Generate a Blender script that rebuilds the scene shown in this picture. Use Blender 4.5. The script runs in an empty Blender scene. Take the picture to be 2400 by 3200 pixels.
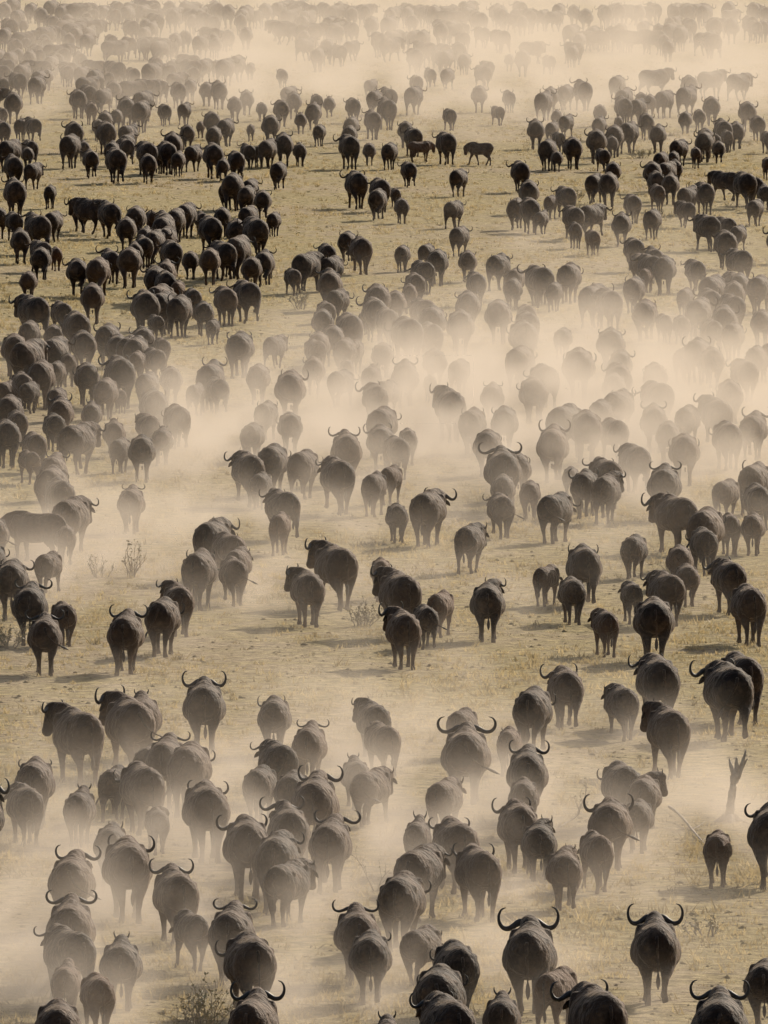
import bpy, bmesh, math, random
import numpy as np
from mathutils import Vector, Matrix

random.seed(7)
rng = np.random.default_rng(7)
R = math.radians
scene = bpy.context.scene
C = scene.collection

# ---------------------------------------------------------------- camera
CAM_H = 20.5                      # metres above the plain
F_PX = 30000.0                    # focal length in units of a 1659 x 2212 frame
FW, FH = 1659.0, 2212.0
HORIZON = -635.0                  # row of the horizon in that frame
PITCH = math.atan((FH / 2 - HORIZON) / F_PX)
cam_data = bpy.data.cameras.new('camera')
cam_data.sensor_fit = 'VERTICAL'
cam_data.sensor_height = 36.0
cam_data.lens = 36.0 * F_PX / FH
cam_data.clip_start = 1.0
cam_data.clip_end = 9000.0
cam = bpy.data.objects.new('camera', cam_data)
cam.location = (0, 0, CAM_H)
cam.rotation_euler = (math.pi / 2 - PITCH, 0, 0)
C.objects.link(cam)
scene.camera = cam

# ---------------------------------------------------------------- light
SUN_AZ, SUN_EL = R(30), R(25)     # ahead of the camera, to its right
world = bpy.data.worlds.new('World')
scene.world = world
world.use_nodes = True
wn = world.node_tree.nodes
sky = wn.new('ShaderNodeTexSky')
sky.sky_type = 'NISHITA'
sky.sun_disc = False
sky.sun_elevation = SUN_EL
sky.sun_rotation = SUN_AZ
sky.dust_density = 4.0
wn['Background'].inputs[1].default_value = 0.09
world.node_tree.links.new(sky.outputs[0], wn['Background'].inputs[0])
sun_data = bpy.data.lights.new('sun', 'SUN')
sun_data.energy = 4.8
sun_data.angle = R(0.6)
sun_data.color = (1.0, 0.90, 0.755)
sun = bpy.data.objects.new('sun', sun_data)
sd = Vector((math.sin(SUN_AZ) * math.cos(SUN_EL), math.cos(SUN_AZ) * math.cos(SUN_EL), math.sin(SUN_EL)))
sun.rotation_euler = sd.to_track_quat('Z', 'Y').to_euler()
sun.location = (60, 120, 80)
C.objects.link(sun)
vs = scene.view_settings
vs.view_transform = 'Standard'
vs.look = 'None'
vs.gamma = 1.0
vs.exposure = 0.37
vs.use_curve_mapping = False
scene.cycles.max_bounces = 5
scene.cycles.diffuse_bounces = 2
scene.cycles.glossy_bounces = 1
scene.cycles.volume_bounces = 1
scene.cycles.volume_step_rate = 7.0
scene.cycles.volume_max_steps = 512
scene.cycles.use_adaptive_sampling = True
scene.cycles.adaptive_threshold = 0.02
scene.cycles.use_denoising = True

# ---------------------------------------------------------------- helpers
CP, SP = math.cos(PITCH), math.sin(PITCH)
def at(x, y, z=0.0):
    """The point of the plane at height z that the frame shows at (x, y)."""
    u = (x - FW / 2) / F_PX
    v = -(y - FH / 2) / F_PX
    d = Vector((u, CP + v * SP, -SP + v * CP))
    return Vector((0, 0, CAM_H)) + d * ((z - CAM_H) / d.z)

def project(p):
    """The inverse: frame position of a world point, for the descriptions."""
    q = Vector(p) - Vector((0, 0, CAM_H))
    depth = q.y * CP - q.z * SP
    return FW / 2 + F_PX * q.x / depth, FH / 2 - F_PX * (q.y * SP + q.z * CP) / depth

def tag(o, label=None, cat=None, group=None, kind=None):
    if label: o['label'] = label
    if cat: o['category'] = cat
    if group: o['group'] = group
    if kind: o['kind'] = kind
    return o

def mesh_from(name, verts, faces, mat=None, smooth=True):
    me = bpy.data.meshes.new(name)
    me.from_pydata([tuple(v) for v in verts], [], faces)
    if mat: me.materials.append(mat)
    if smooth:
        me.polygons.foreach_set('use_smooth', [True] * len(me.polygons))
    me.update()
    return me

class Shape:
    """Collects closed lofts; later becomes one mesh."""
    def __init__(self):
        self.v, self.f = [], []
    def rings(self, rings):
        n = len(rings[0]); b = len(self.v)
        for r in rings: self.v.extend(r)
        for i in range(len(rings) - 1):
            for j in range(n):
                k = (j + 1) % n
                self.f.append((b + i * n + j, b + i * n + k, b + (i + 1) * n + k, b + (i + 1) * n + j))
        self.f.append(tuple(b + j for j in reversed(range(n))))
        e = b + (len(rings) - 1) * n
        self.f.append(tuple(e + j for j in range(n)))
    def tube(self, pts, radii, n=10, flat=1.0, up=Vector((0, 0, 1))):
        """radii: half-width (across) per point; flat scales the other axis."""
        pts = [Vector(p) for p in pts]; rings = []
        for i, p in enumerate(pts):
            t = (pts[min(i + 1, len(pts) - 1)] - pts[max(i - 1, 0)]).normalized()
            s = t.cross(up)
            if s.length < 0.15: s = t.cross(Vector((0, 1, 0)))
            s.normalize(); w = s.cross(t).normalized()
            r = radii[i]
            ra, rb = r if isinstance(r, tuple) else (r, r * flat)
            rings.append([p + s * (ra * math.cos(a)) + w * (rb * math.sin(a)) for a in (2 * math.pi * j / n for j in range(n))])
        self.rings(rings)
    def ball(self, c, r, n=10):
        c = Vector(c); rx, ry, rz = r
        rings = []
        for i in range(1, 6):
            ph = math.pi * i / 6 - math.pi / 2
            rings.append([c + Vector((rx * math.cos(ph) * math.cos(a), ry * math.cos(ph) * math.sin(a), rz * math.sin(ph))) for a in (2 * math.pi * j / n for j in range(n))])
        self.rings(rings)
    def mesh(self, name, mat=None, smooth=True):
        return mesh_from(name, self.v, self.f, mat, smooth)

def smooth_path(pts, k=4):
    """Catmull-Rom through (x, y, z, radius) points."""
    out = []
    P = [np.array(p, float) for p in pts]
    P = [2 * P[0] - P[1]] + P + [2 * P[-1] - P[-2]]
    for i in range(1, len(P) - 2):
        for j in range(k):
            t = j / k
            out.append(0.5 * (2 * P[i] + (P[i + 1] - P[i - 1]) * t + (2 * P[i - 1] - 5 * P[i] + 4 * P[i + 1] - P[i + 2]) * t * t + (3 * P[i] - P[i - 1] - 3 * P[i + 1] + P[i + 2]) * t ** 3))
    out.append(P[-2])
    return out

# ---------------------------------------------------------------- materials
def new_mat(name):
    m = bpy.data.materials.new(name); m.use_nodes = True
    nt = m.node_tree
    return m, nt, nt.nodes, nt.links, nt.nodes['Principled BSDF']

def ramp(nodes, stops):
    r = nodes.new('ShaderNodeValToRGB')
    el = r.color_ramp.elements
    while len(el) < len(stops): el.new(0.5)
    for e, (p, c) in zip(el, stops):
        e.position = p; e.color = (*c, 1)
    return r

def coat_material(name, dark, brown, dusty):
    m, nt, N, L, b = new_mat(name)
    tc = N.new('ShaderNodeTexCoord')
    info = N.new('ShaderNodeObjectInfo')
    mul = N.new('ShaderNodeVectorMath'); mul.operation = 'ADD'
    L.new(tc.outputs['Object'], mul.inputs[0]); 
    comb = N.new('ShaderNodeCombineXYZ')
    sc = N.new('ShaderNodeMath'); sc.operation = 'MULTIPLY'; sc.inputs[1].default_value = 53.0
    L.new(info.outputs['Random'], sc.inputs[0]); L.new(sc.outputs[0], comb.inputs[0]); L.new(sc.outputs[0], comb.inputs[2])
    L.new(comb.outputs[0], mul.inputs[1])
    n1 = N.new('ShaderNodeTexNoise'); n1.inputs['Scale'].default_value = 2.2; n1.inputs['Detail'].default_value = 5; n1.inputs['Roughness'].default_value = 0.65
    L.new(mul.outputs[0], n1.inputs['Vector'])
    r1 = ramp(N, [(0.3, dark), (0.75, brown)])
    add = N.new('ShaderNodeMath'); add.operation = 'MULTIPLY_ADD'; add.inputs[1].default_value = 0.5; 
    L.new(info.outputs['Random'], add.inputs[0]); 
    sub = N.new('ShaderNodeMath'); sub.operation = 'SUBTRACT'; sub.inputs[1].default_value = 0.25
    L.new(n1.outputs['Fac'], sub.inputs[0]); L.new(sub.outputs[0], add.inputs[2])
    L.new(add.outputs[0], r1.inputs['Fac'])
    # dry mud and dust caked on in patches
    n2 = N.new('ShaderNodeTexNoise'); n2.inputs['Scale'].default_value = 3.6; n2.inputs['Detail'].default_value = 7; n2.inputs['Roughness'].default_value = 0.7
    L.new(mul.outputs[0], n2.inputs['Vector'])
    r2 = ramp(N, [(0.47, (0, 0, 0)), (0.66, (1, 1, 1))])
    L.new(n2.outputs['Fac'], r2.inputs['Fac'])
    f = N.new('ShaderNodeMath'); f.operation = 'MULTIPLY'; f.inputs[1].default_value = 0.5
    L.new(r2.outputs[0], f.inputs[0])
    mix = N.new('ShaderNodeMixRGB'); mix.inputs[2].default_value = (*dusty, 1)
    L.new(f.outputs[0], mix.inputs[0]); L.new(r1.outputs[0], mix.inputs[1])
    L.new(mix.outputs[0], b.inputs['Base Color'])
    n3 = N.new('ShaderNodeTexNoise'); n3.inputs['Scale'].default_value = 30; n3.inputs['Detail'].default_value = 3
    L.new(mul.outputs[0], n3.inputs['Vector'])
    n4 = N.new('ShaderNodeTexNoise'); n4.inputs['Scale'].default_value = 5.5; n4.inputs['Detail'].default_value = 2
    L.new(mul.outputs[0], n4.inputs['Vector'])
    ad = N.new('ShaderNodeMath'); ad.operation = 'MULTIPLY_ADD'; ad.inputs[1].default_value = 0.25
    L.new(n3.outputs['Fac'], ad.inputs[0]); L.new(n4.outputs['Fac'], ad.inputs[2])
    bump = N.new('ShaderNodeBump'); bump.inputs['Strength'].default_value = 0.8; bump.inputs['Distance'].default_value = 0.11
    L.new(ad.outputs[0], bump.inputs['Height']); L.new(bump.outputs[0], b.inputs['Normal'])
    b.inputs['Roughness'].default_value = 0.80
    b.inputs['Specular IOR Level'].default_value = 0.14
    b.inputs['Sheen Weight'].default_value = 0.35
    b.inputs['Sheen Roughness'].default_value = 0.22
    b.inputs['Sheen Tint'].default_value = (0.75, 0.6, 0.45, 1)
    return m

COAT = coat_material('buffalo_coat', (0.016, 0.0098, 0.0075), (0.066, 0.037, 0.022), (0.17, 0.108, 0.068))
CALF_COAT = coat_material('calf_coat', (0.022, 0.013, 0.009), (0.085, 0.040, 0.020), (0.13, 0.09, 0.06))

def plain(name, a, b2, scale=8, rough=0.7, bump=0.3, dist=0.02):
    m, nt, N, L, b = new_mat(name)
    tc = N.new('ShaderNodeTexCoord')
    n1 = N.new('ShaderNodeTexNoise'); n1.inputs['Scale'].default_value = scale; n1.inputs['Detail'].default_value = 5
    L.new(tc.outputs['Object'], n1.inputs['Vector'])
    r1 = ramp(N, [(0.35, a), (0.7, b2)])
    L.new(n1.outputs['Fac'], r1.inputs['Fac']); L.new(r1.outputs[0], b.inputs['Base Color'])
    b.inputs['Roughness'].default_value = rough
    bp = N.new('ShaderNodeBump'); bp.inputs['Strength'].default_value = bump; bp.inputs['Distance'].default_value = dist
    L.new(n1.outputs['Fac'], bp.inputs['Height']); L.new(bp.outputs[0], b.inputs['Normal'])
    return m

HORN = plain('horn_keratin', (0.018, 0.015, 0.013), (0.055, 0.046, 0.038), 14, 0.62)
TUFT = plain('tail_hair', (0.015, 0.010, 0.008), (0.05, 0.03, 0.02), 20, 0.7)
WOOD = plain('dead_wood', (0.26, 0.21, 0.16), (0.46, 0.39, 0.30), 9, 0.85, 0.8)
TWIG = plain('dry_twig', (0.17, 0.135, 0.085), (0.32, 0.26, 0.17), 9, 0.85)
LEAF = plain('dry_leaf', (0.17, 0.145, 0.06), (0.36, 0.30, 0.15), 3, 0.7)

def ground_material():
    m, nt, N, L, b = new_mat('dry_savanna_soil')
    geo = N.new('ShaderNodeNewGeometry')
    def noise(scale, detail, rough=0.6, vec=None):
        n = N.new('ShaderNodeTexNoise'); n.inputs['Scale'].default_value = scale
        n.inputs['Detail'].default_value = detail; n.inputs['Roughness'].default_value = rough
        L.new(vec or geo.outputs['Position'], n.inputs['Vector'])
        return n
    big = noise(0.06, 4)
    mid = noise(0.55, 6, 0.7)
    fine = noise(2.6, 9, 0.82)
    soil = ramp(N, [(0.37, (0.145, 0.105, 0.056)), (0.50, (0.345, 0.262, 0.150)), (0.63, (0.56, 0.445, 0.27))])
    L.new(fine.outputs['Fac'], soil.inputs['Fac'])
    grass = ramp(N, [(0.37, (0.105, 0.085, 0.032)), (0.5, (0.315, 0.245, 0.10)), (0.63, (0.55, 0.43, 0.20))])
    L.new(fine.outputs['Fac'], grass.inputs['Fac'])
    mx = N.new('ShaderNodeMath'); mx.operation = 'MULTIPLY_ADD'; mx.inputs[1].default_value = 0.7
    L.new(big.outputs['Fac'], mx.inputs[0])
    h = N.new('ShaderNodeMath'); h.operation = 'MULTIPLY'; h.inputs[1].default_value = 0.75
    L.new(mid.outputs['Fac'], h.inputs[0]); L.new(h.outputs[0], mx.inputs[2])
    sel = ramp(N, [(0.60, (0, 0, 0)), (0.78, (1, 1, 1))])
    L.new(mx.outputs[0], sel.inputs['Fac'])
    mix = N.new('ShaderNodeMixRGB')
    L.new(sel.outputs[0], mix.inputs[0]); L.new(soil.outputs[0], mix.inputs[1]); L.new(grass.outputs[0], mix.inputs[2])
    L.new(mix.outputs[0], b.inputs['Base Color'])
    vor = N.new('ShaderNodeTexVoronoi'); vor.inputs['Scale'].default_value = 3.2
    L.new(geo.outputs['Position'], vor.inputs['Vector'])
    f2 = noise(2.2, 8, 0.75)
    hs = N.new('ShaderNodeMath'); hs.operation = 'MULTIPLY_ADD'; hs.inputs[1].default_value = 0.5
    L.new(vor.outputs['Distance'], hs.inputs[0]); L.new(f2.outputs['Fac'], hs.inputs[2])
    bp = N.new('ShaderNodeBump'); bp.inputs['Strength'].default_value = 1.0; bp.inputs['Distance'].default_value = 0.28
    L.new(hs.outputs[0], bp.inputs['Height']); L.new(bp.outputs[0], b.inputs['Normal'])
    b.inputs['Roughness'].default_value = 0.95
    b.inputs['Specular IOR Level'].default_value = 0.15
    return m
GROUND = ground_material()

def blade_material():
    m, nt, N, L, b = new_mat('dry_grass')
    geo = N.new('ShaderNodeNewGeometry')
    n1 = N.new('ShaderNodeTexNoise'); n1.inputs['Scale'].default_value = 0.5; n1.inputs['Detail'].default_value = 4
    L.new(geo.outputs['Position'], n1.inputs['Vector'])
    r = ramp(N, [(0.32, (0.20, 0.155, 0.07)), (0.5, (0.40, 0.31, 0.155)), (0.68, (0.56, 0.445, 0.24))])
    L.new(n1.outputs['Fac'], r.inputs['Fac']); L.new(r.outputs[0], b.inputs['Base Color'])
    b.inputs['Roughness'].default_value = 0.7
    tr = N.new('ShaderNodeBsdfTranslucent'); L.new(r.outputs[0], tr.inputs[0])
    ms = N.new('ShaderNodeMixShader'); ms.inputs[0].default_value = 0.4
    L.new(b.outputs[0], ms.inputs[1]); L.new(tr.outputs[0], ms.inputs[2])
    L.new(ms.outputs[0], N['Material Output'].inputs['Surface'])
    return m
BLADE = blade_material()

# ---------------------------------------------------------------- ground
me = mesh_from('ground', [(-3000, -400, 0), (3000, -400, 0), (3000, 6000, 0), (-3000, 6000, 0)], [(0, 1, 2, 3)], GROUND, False)
tag(bpy.data.objects.new('ground', me), kind='structure')
C.objects.link(bpy.data.objects['ground'])

# ---------------------------------------------------------------- dust: what the hooves throw up, thin and low
# (x, y) of a bank's middle on the ground, half width, half depth (frame units), scale height (m), density (1/m)
BANKS = [
    (830, 1950, 900, 420, .8, .020), (700, 1290, 1000, 200, .65, .022), (1100, 950, 900, 190, 1.1, .012), (1330, 640, 430, 130, .8, .011), (1300, 480, 450, 80, .9, .005), (1570, 1800, 130, 60, .8, .05), (830, 120, 1000, 190, 2.6, .006),
    (1180, 960, 300, 120, 1.15, .075), (1560, 980, 260, 130, 1.2, .070), (880, 950, 200, 90, 1.0, .060), (640, 970, 230, 90, .8, .075),
    (430, 965, 140, 75, .9, .085), (1010, 860, 120, 60, 1.2, .060), (1350, 850, 330, 80, 1.1, .035), (1600, 780, 240, 70, 1.2, .022), (760, 830, 200, 50, 1.0, .035),
    (1200, 760, 260, 50, .9, .018), (150, 830, 200, 60, .7, .012),
    (100, 1185, 190, 60, .75, .095), (330, 1130, 200, 60, .55, .060), (640, 1120, 220, 50, .5, .038), (440, 1260, 220, 60, .6, .045), (150, 1300, 190, 60, .55, .028),
    (520, 1350, 240, 60, .5, .022), (1250, 1080, 260, 50, .5, .022), (280, 1490, 260, 50, .45, .022), (1000, 1460, 300, 50, .35, .014),
    (620, 1670, 300, 110, .8, .040), (850, 1800, 260, 110, .85, .050), (330, 1760, 300, 110, .7, .035), (300, 1950, 260, 140, .8, .055), (120, 2120, 210, 170, .9, .070),
    (1180, 1850, 230, 120, .75, .050), (1380, 1640, 260, 90, .6, .028), (1450, 1780, 220, 70, .5, .022), (720, 2080, 260, 110, .7, .040), (1050, 2080, 200, 90, .5, .030),
    (480, 2200, 300, 80, .6, .035), (1330, 2230, 260, 70, .55, .026),
    (1150, 235, 560, 62, 1.9, .026), (600, 205, 420, 55, 1.8, .020), (1500, 200, 380, 70, 2.2, .024), (880, 120, 700, 80, 2.6, .014), (250, 190, 320, 70, 1.7, .012),
    (200, 40, 500, 70, 2.4, .007), (1300, 50, 500, 80, 2.6, .011), (1450, 300, 260, 30, 1.0, .008), (300, 255, 320, 24, .9, .007),
]
GAIN = 1.2
NEAR_GAIN, MID_GAIN, FAR_GAIN = 1.45, 0.84, 0.44
def dust_material():
    m, nt, N, L, b = new_mat('hanging_dust')
    N.remove(b)
    v = N.new('ShaderNodeVolumePrincipled')
    v.inputs['Color'].default_value = (0.71, 0.63, 0.545, 1)
    v.inputs['Density'].default_value = 1.0
    v.inputs['Anisotropy'].default_value = 0.2
    L.new(v.outputs[0], N['Material Output'].inputs['Volume'])
    return m
DUST = dust_material()

def dust_cloud(label, y0, y1, xw, ztop, vox, blobs, seed):
    ng = bpy.data.node_groups.new('dust_density', 'GeometryNodeTree')
    ng.interface.new_socket('Geometry', in_out='OUTPUT', socket_type='NodeSocketGeometry')
    N, L = ng.nodes, ng.links
    def link(v, s):
        if isinstance(v, (int, float)): s.default_value = v
        else: L.new(v, s)
    def math_(op, a, b=0.0, c=None):
        n = N.new('ShaderNodeMath'); n.operation = op
        link(a, n.inputs[0]); link(b, n.inputs[1])
        if c is not None: link(c, n.inputs[2])
        return n.outputs[0]
    pos = N.new('GeometryNodeInputPosition')
    sep = N.new('ShaderNodeSeparateXYZ'); L.new(pos.outputs[0], sep.inputs[0])
    # ragged outlines: the position is pushed about by a slow noise before the banks are read
    wn_ = N.new('ShaderNodeTexNoise'); wn_.inputs['Scale'].default_value = 0.16 * min(1, 3.0 / ztop * 1.6); wn_.inputs['Detail'].default_value = 3
    off = N.new('ShaderNodeVectorMath'); off.operation = 'ADD'; L.new(pos.outputs[0], off.inputs[0]); off.inputs[1].default_value = (seed * 31.7, seed * 11.3, 0)
    L.new(off.outputs[0], wn_.inputs['Vector'])
    sw = N.new('ShaderNodeSeparateXYZ'); L.new(wn_.outputs['Color'], sw.inputs[0])
    px = math_('MULTIPLY_ADD', math_('SUBTRACT', sw.outputs[0], 0.5), 7.0, sep.outputs[0])
    py = math_('MULTIPLY_ADD', math_('SUBTRACT', sw.outputs[1], 0.5), 30.0, sep.outputs[1])
    pz = math_('MAXIMUM', sep.outputs[2], 0.0)
    total = 0.0
    for (cx, cy, rx, ry, hs, d) in blobs:
        ex = math_('POWER', math_('MULTIPLY', math_('SUBTRACT', px, cx), 1 / rx), 2.0)
        ey = math_('POWER', math_('MULTIPLY', math_('SUBTRACT', py, cy), 1 / ry), 2.0)
        e = math_('ADD', math_('ADD', ex, ey), math_('POWER', math_('MULTIPLY', pz, 1 / (hs * 1.35)), 1.5))
        g = math_('EXPONENT', math_('MULTIPLY', e, -1.0))
        total = math_('MULTIPLY_ADD', g, d * GAIN, total)
    st = N.new('ShaderNodeVectorMath'); st.operation = 'MULTIPLY'; L.new(off.outputs[0], st.inputs[0]); st.inputs[1].default_value = (1.0, 0.14, 1.35)
    nz = N.new('ShaderNodeTexNoise'); nz.inputs['Scale'].default_value = 0.62 * min(1, 5.0 / ztop); nz.inputs['Detail'].default_value = 6; nz.inputs['Roughness'].default_value = 0.62
    L.new(st.outputs[0], nz.inputs['Vector'])
    mr = N.new('ShaderNodeMapRange'); mr.interpolation_type = 'SMOOTHSTEP'
    mr.inputs['From Min'].default_value = 0.35; mr.inputs['From Max'].default_value = 0.68
    mr.inputs['To Min'].default_value = 0.05; mr.inputs['To Max'].default_value = 2.6
    L.new(nz.outputs[0], mr.inputs['Value'])
    dens = math_('MULTIPLY', total, mr.outputs[0])
    # the box's own sides and top stay empty, so no face of it shows
    top = math_('SUBTRACT', 1.0, math_('POWER', math_('DIVIDE', pz, ztop), 3.0))
    dens = math_('MULTIPLY', dens, math_('MAXIMUM', top, 0.0))
    for edge, sgn in ((y0, 1.0), (y1, -1.0)):
        k = math_('MULTIPLY', math_('SUBTRACT', sep.outputs[1], edge), sgn / (0.05 * (y1 - y0)))
        dens = math_('MULTIPLY', dens, math_('MINIMUM', math_('MAXIMUM', k, 0.0), 1.0))
    dens = math_('MAXIMUM', math_('SUBTRACT', dens, 0.0004), 0.0)
    vc = N.new('GeometryNodeVolumeCube')
    link(dens, vc.inputs['Density'])
    vc.inputs['Min'].default_value = (-xw, y0, -0.2); vc.inputs['Max'].default_value = (xw, y1, ztop)
    for ax, (length, v) in zip('XYZ', ((2 * xw, vox[0]), (y1 - y0, vox[1]), (ztop + .2, vox[2]))):
        vc.inputs['Resolution ' + ax].default_value = max(8, int(length / v))
    sm = N.new('GeometryNodeSetMaterial'); sm.inputs['Material'].default_value = DUST
    out = N.new('NodeGroupOutput')
    L.new(vc.outputs[0], sm.inputs['Geometry']); L.new(sm.outputs[0], out.inputs[0])
    vd = bpy.data.volumes.new('dust_cloud')
    vd.materials.append(DUST)
    o = bpy.data.objects.new('dust_cloud', vd)
    C.objects.link(o)
    md = o.modifiers.new('density', 'NODES'); md.node_group = ng
    return tag(o, label, 'dust', kind='stuff')

def bank_world(b):
    x, y, hw, hd, hs, d = b
    c = at(x, y)
    rx = (at(x + hw, y) - c).length
    ry = abs(at(x, y - hd).y - at(x, y + hd).y) / 2
    return (c.x, c.y, rx, ry, hs, d)
WB = [bank_world(b) for b in BANKS]
scale = lambda bs, k, q=1.0: [(*b[:4], b[4] * q, b[5] * k) for b in bs]
near = [b for b, s in zip(WB, BANKS) if s[1] > 1400]
midb = [b for b, s in zip(WB, BANKS) if 400 < s[1] <= 1400]
farb = [b for b, s in zip(WB, BANKS) if s[1] <= 400]
dust_cloud('low tan dust hanging round the legs of the nearest buffalo', at(0, 2330).y, at(0, 1330).y + 12, 11, 4.2, (.16, .65, .16), scale(near, NEAR_GAIN, .72), 1)
dust_cloud('bright dust bank swallowing the animals halfway up the picture', at(0, 1480).y, at(0, 470).y, 19, 5.0, (.24, 1.0, .20), scale(midb, MID_GAIN), 2)
dust_cloud('pale dust veil over the far end of the herd', at(0, 400).y, 1140, 36, 9.0, (.45, 2.3, .32), scale(farb, FAR_GAIN), 3)

# ---------------------------------------------------------------- one buffalo
TORSO = [  # y, z of the widest line, half width, rise above it, drop below it
    (-0.995, 1.08, .05, .07, .06), (-0.975, 1.07, .14, .17, .15), (-0.925, 1.05, .225, .28, .23), (-0.83, 1.02, .305, .375, .30), (-0.66, 0.985, .370, .445, .33), (-0.42, 0.95, .395, .48, .33),
    (-0.15, 0.90, .445, .505, .335), (0.12, 0.88, .468, .525, .335), (0.36, 0.90, .435, .555, .35), (0.56, 0.94, .370, .53, .36), (0.74, 0.97, .30, .44, .33),
    (0.90, 1.01, .225, .34, .28), (1.00, 1.03, .13, .24, .20)]

def head_frame(yaw, mode):
    pivot = Vector((0, 0.72, 1.14))
    zp = {'low': 1.08, 'mid': 1.26, 'up': 1.40}[mode]
    tilt = {'low': 74, 'mid': 70, 'up': 64}[mode]
    a = R(yaw)
    neck = Matrix.Rotation(-a * 0.72, 4, 'Z')
    poll = pivot + neck @ Vector((0, 0.50, zp - 1.14))
    H = Matrix.Translation(poll) @ Matrix.Rotation(-a * 1.12, 4, 'Z')
    return pivot, poll, H, R(tilt)

def build_body(gait, yaw, mode, calf):
    s = Shape()
    kw, kb = (0.86, 0.80) if calf else (1.0, 1.0)
    n = 20; rings = []
    for (y, zc, a, bt, bb) in TORSO:
        zc = zc + (0.03 if calf else 0); ring = []
        for j in range(n):
            t = 2 * math.pi * j / n
            c, q = math.cos(t), math.sin(t)
            x = a * kw * math.copysign(abs(c) ** (1.12 if q > 0 else 0.95), c)
            if q > 0:                      # the back narrows to the spine
                x *= 1 - (.0 + (.18 if .2 < y < .8 else 0)) * q ** 3
                z = zc + bt * (0.93 if calf else 1) * q ** 1.12
            else:
                z = zc + bb * kb * math.copysign(abs(q) ** 0.9, q)
            ring.append(Vector((x, y, z)))
        rings.append(ring)
    s.rings(rings)
    for sx in (-1, 1):                     # hip bones, ribs' swell, shoulder blades
        s.ball((sx * .275 * kw, -.45, 1.195), (.085, .12, .085))
        s.ball((sx * .17 * kw, -.90, 1.13), (.07, .08, .08))
        s.ball((sx * .26 * kw, .50, 1.10), (.12, .18, .28))
    s.ball((0, .44, 1.40), (.065, .22, .075))
    pivot, poll, H, tilt = head_frame(yaw, mode)
    pts = [Vector((0, .45, 1.12)), pivot, pivot.lerp(poll, .5) + Vector((0, 0, .01)), poll + Vector((0, 0, -.08)), poll + H.to_3x3() @ Vector((0, .08, -.14))]
    s.tube(pts, [(.28 * kw, .36), (.235 * kw, .33), (.185 * kw, .27), (.15, .20), (.11, .13)], 14)
    f = H.to_3x3() @ Vector((0, math.cos(tilt), -math.sin(tilt)))
    up = H.to_3x3() @ Vector((0, math.sin(tilt), math.cos(tilt)))
    base = poll - up * .10
    s.ball(poll + Vector((0, -.03, -.015)), (.15 if not calf else .11, .12, .105))
    hl = 0.82 if calf else 1.0
    hp = [(-.10, 0, .09, .08), (0, .0, .145, .14), (.12, .01, .15, .155), (.26, -.01, .13, .145), (.38, -.02, .118, .12), (.46, -.025, .128, .112), (.52, -.025, .105, .085), (.55, -.025, .05, .04)]
    s.tube([base + f * (d * hl) + up * o for d, o, _, _ in hp], [(a, b) for _, _, a, b in hp], 12, up=up)
    # legs: phase per leg (front left, front right, hind left, hind right): forward throw of the foot, lift
    steps = {0: ((.22, 0), (-.18, 0), (-.20, 0), (.24, 0)), 1: ((-.22, .02), (.20, .03), (.26, 0), (-.24, .10)), 2: ((.05, 0), (-.06, 0), (.07, 0), (-.05, 0)), 3: ((.16, .09), (-.24, 0), (-.26, .02), (.16, .0))}[gait]
    th = 0.92 if calf else 1.0
    for i, sx in ((0, -1), (1, 1)):
        d, l = steps[i][0] * 1.3, steps[i][1] * 1.2
        x = sx
        s.tube([(x * .20 * kw, .55, 1.02), (x * .205 * kw, .53, .82), (x * .195 * kw, .50 + d * .15, .64), (x * .175, .52 + d * .55, .43 + l * .5), (x * .165, .50 + d * .8, .22 + l), (x * .163, .50 + d * .95, .12 + l), (x * .165, .53 + d, .055 + l), (x * .167, .555 + d, .004 + l)],
               [.15, .145, .105, .072 * th, .053 * th, .058 * th, .07, .082], 10, up=Vector((0, 1, 0)))
    for i, sx in ((2, -1), (3, 1)):
        d, l = steps[i][0] * 1.3, steps[i][1] * 1.2
        x = sx
        s.tube([(x * .17 * kw, -.52, 1.12), (x * .195 * kw, -.56, .92), (x * .195 * kw, -.54 + d * .2, .74), (x * .175 * kw, -.66 + d * .4, .57 + l * .3), (x * .15, -.76 + d * .6, .43 + l * .6), (x * .142, -.72 + d * .8, .24 + l), (x * .14, -.70 + d * .95, .12 + l), (x * .145, -.665 + d, .055 + l), (x * .15, -.635 + d, .004 + l)],
               [(.16, .24), (.185, .28), (.165, .22), (.108, .14), (.070 * th, .085 * th), .052 * th, .056 * th, .066, .078], 10, up=Vector((0, 1, 0)))
    return s, H

def tail_path(kind):
    if kind == 0: return [(0, -.95, 1.24, .035), (0, -1.04, 1.13, .03), (.01, -1.06, .95, .022), (.02, -1.04, .75, .016), (.02, -1.02, .60, .013)]
    if kind == 1: return [(0, -.95, 1.24, .035), (.03, -1.04, 1.13, .03), (.12, -1.03, .98, .022), (.26, -1.05, .86, .016), (.38, -1.04, .80, .013)]
    return [(0, -.95, 1.24, .035), (-.03, -1.04, 1.13, .03), (-.10, -1.0, .96, .022), (-.20, -1.0, .80, .016), (-.26, -.99, .68, .013)]
def tail_shape(kind, s=None):
    s = s or Shape()
    p = smooth_path(tail_path(kind), 3)
    s.tube([q[:3] for q in p], [q[3] for q in p], 6)
    return s
def tuft_shape(kind, s=None):
    s = s or Shape()
    p = tail_path(kind); a, b = Vector(p[-2][:3]), Vector(p[-1][:3]); d = (b - a).normalized()
    s.tube([b - d * .02, b + d * .05, b + d * .13, b + d * .21, b + d * .27], [.014, .032, .042, .030, .006], 7, .7)
    return s
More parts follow.
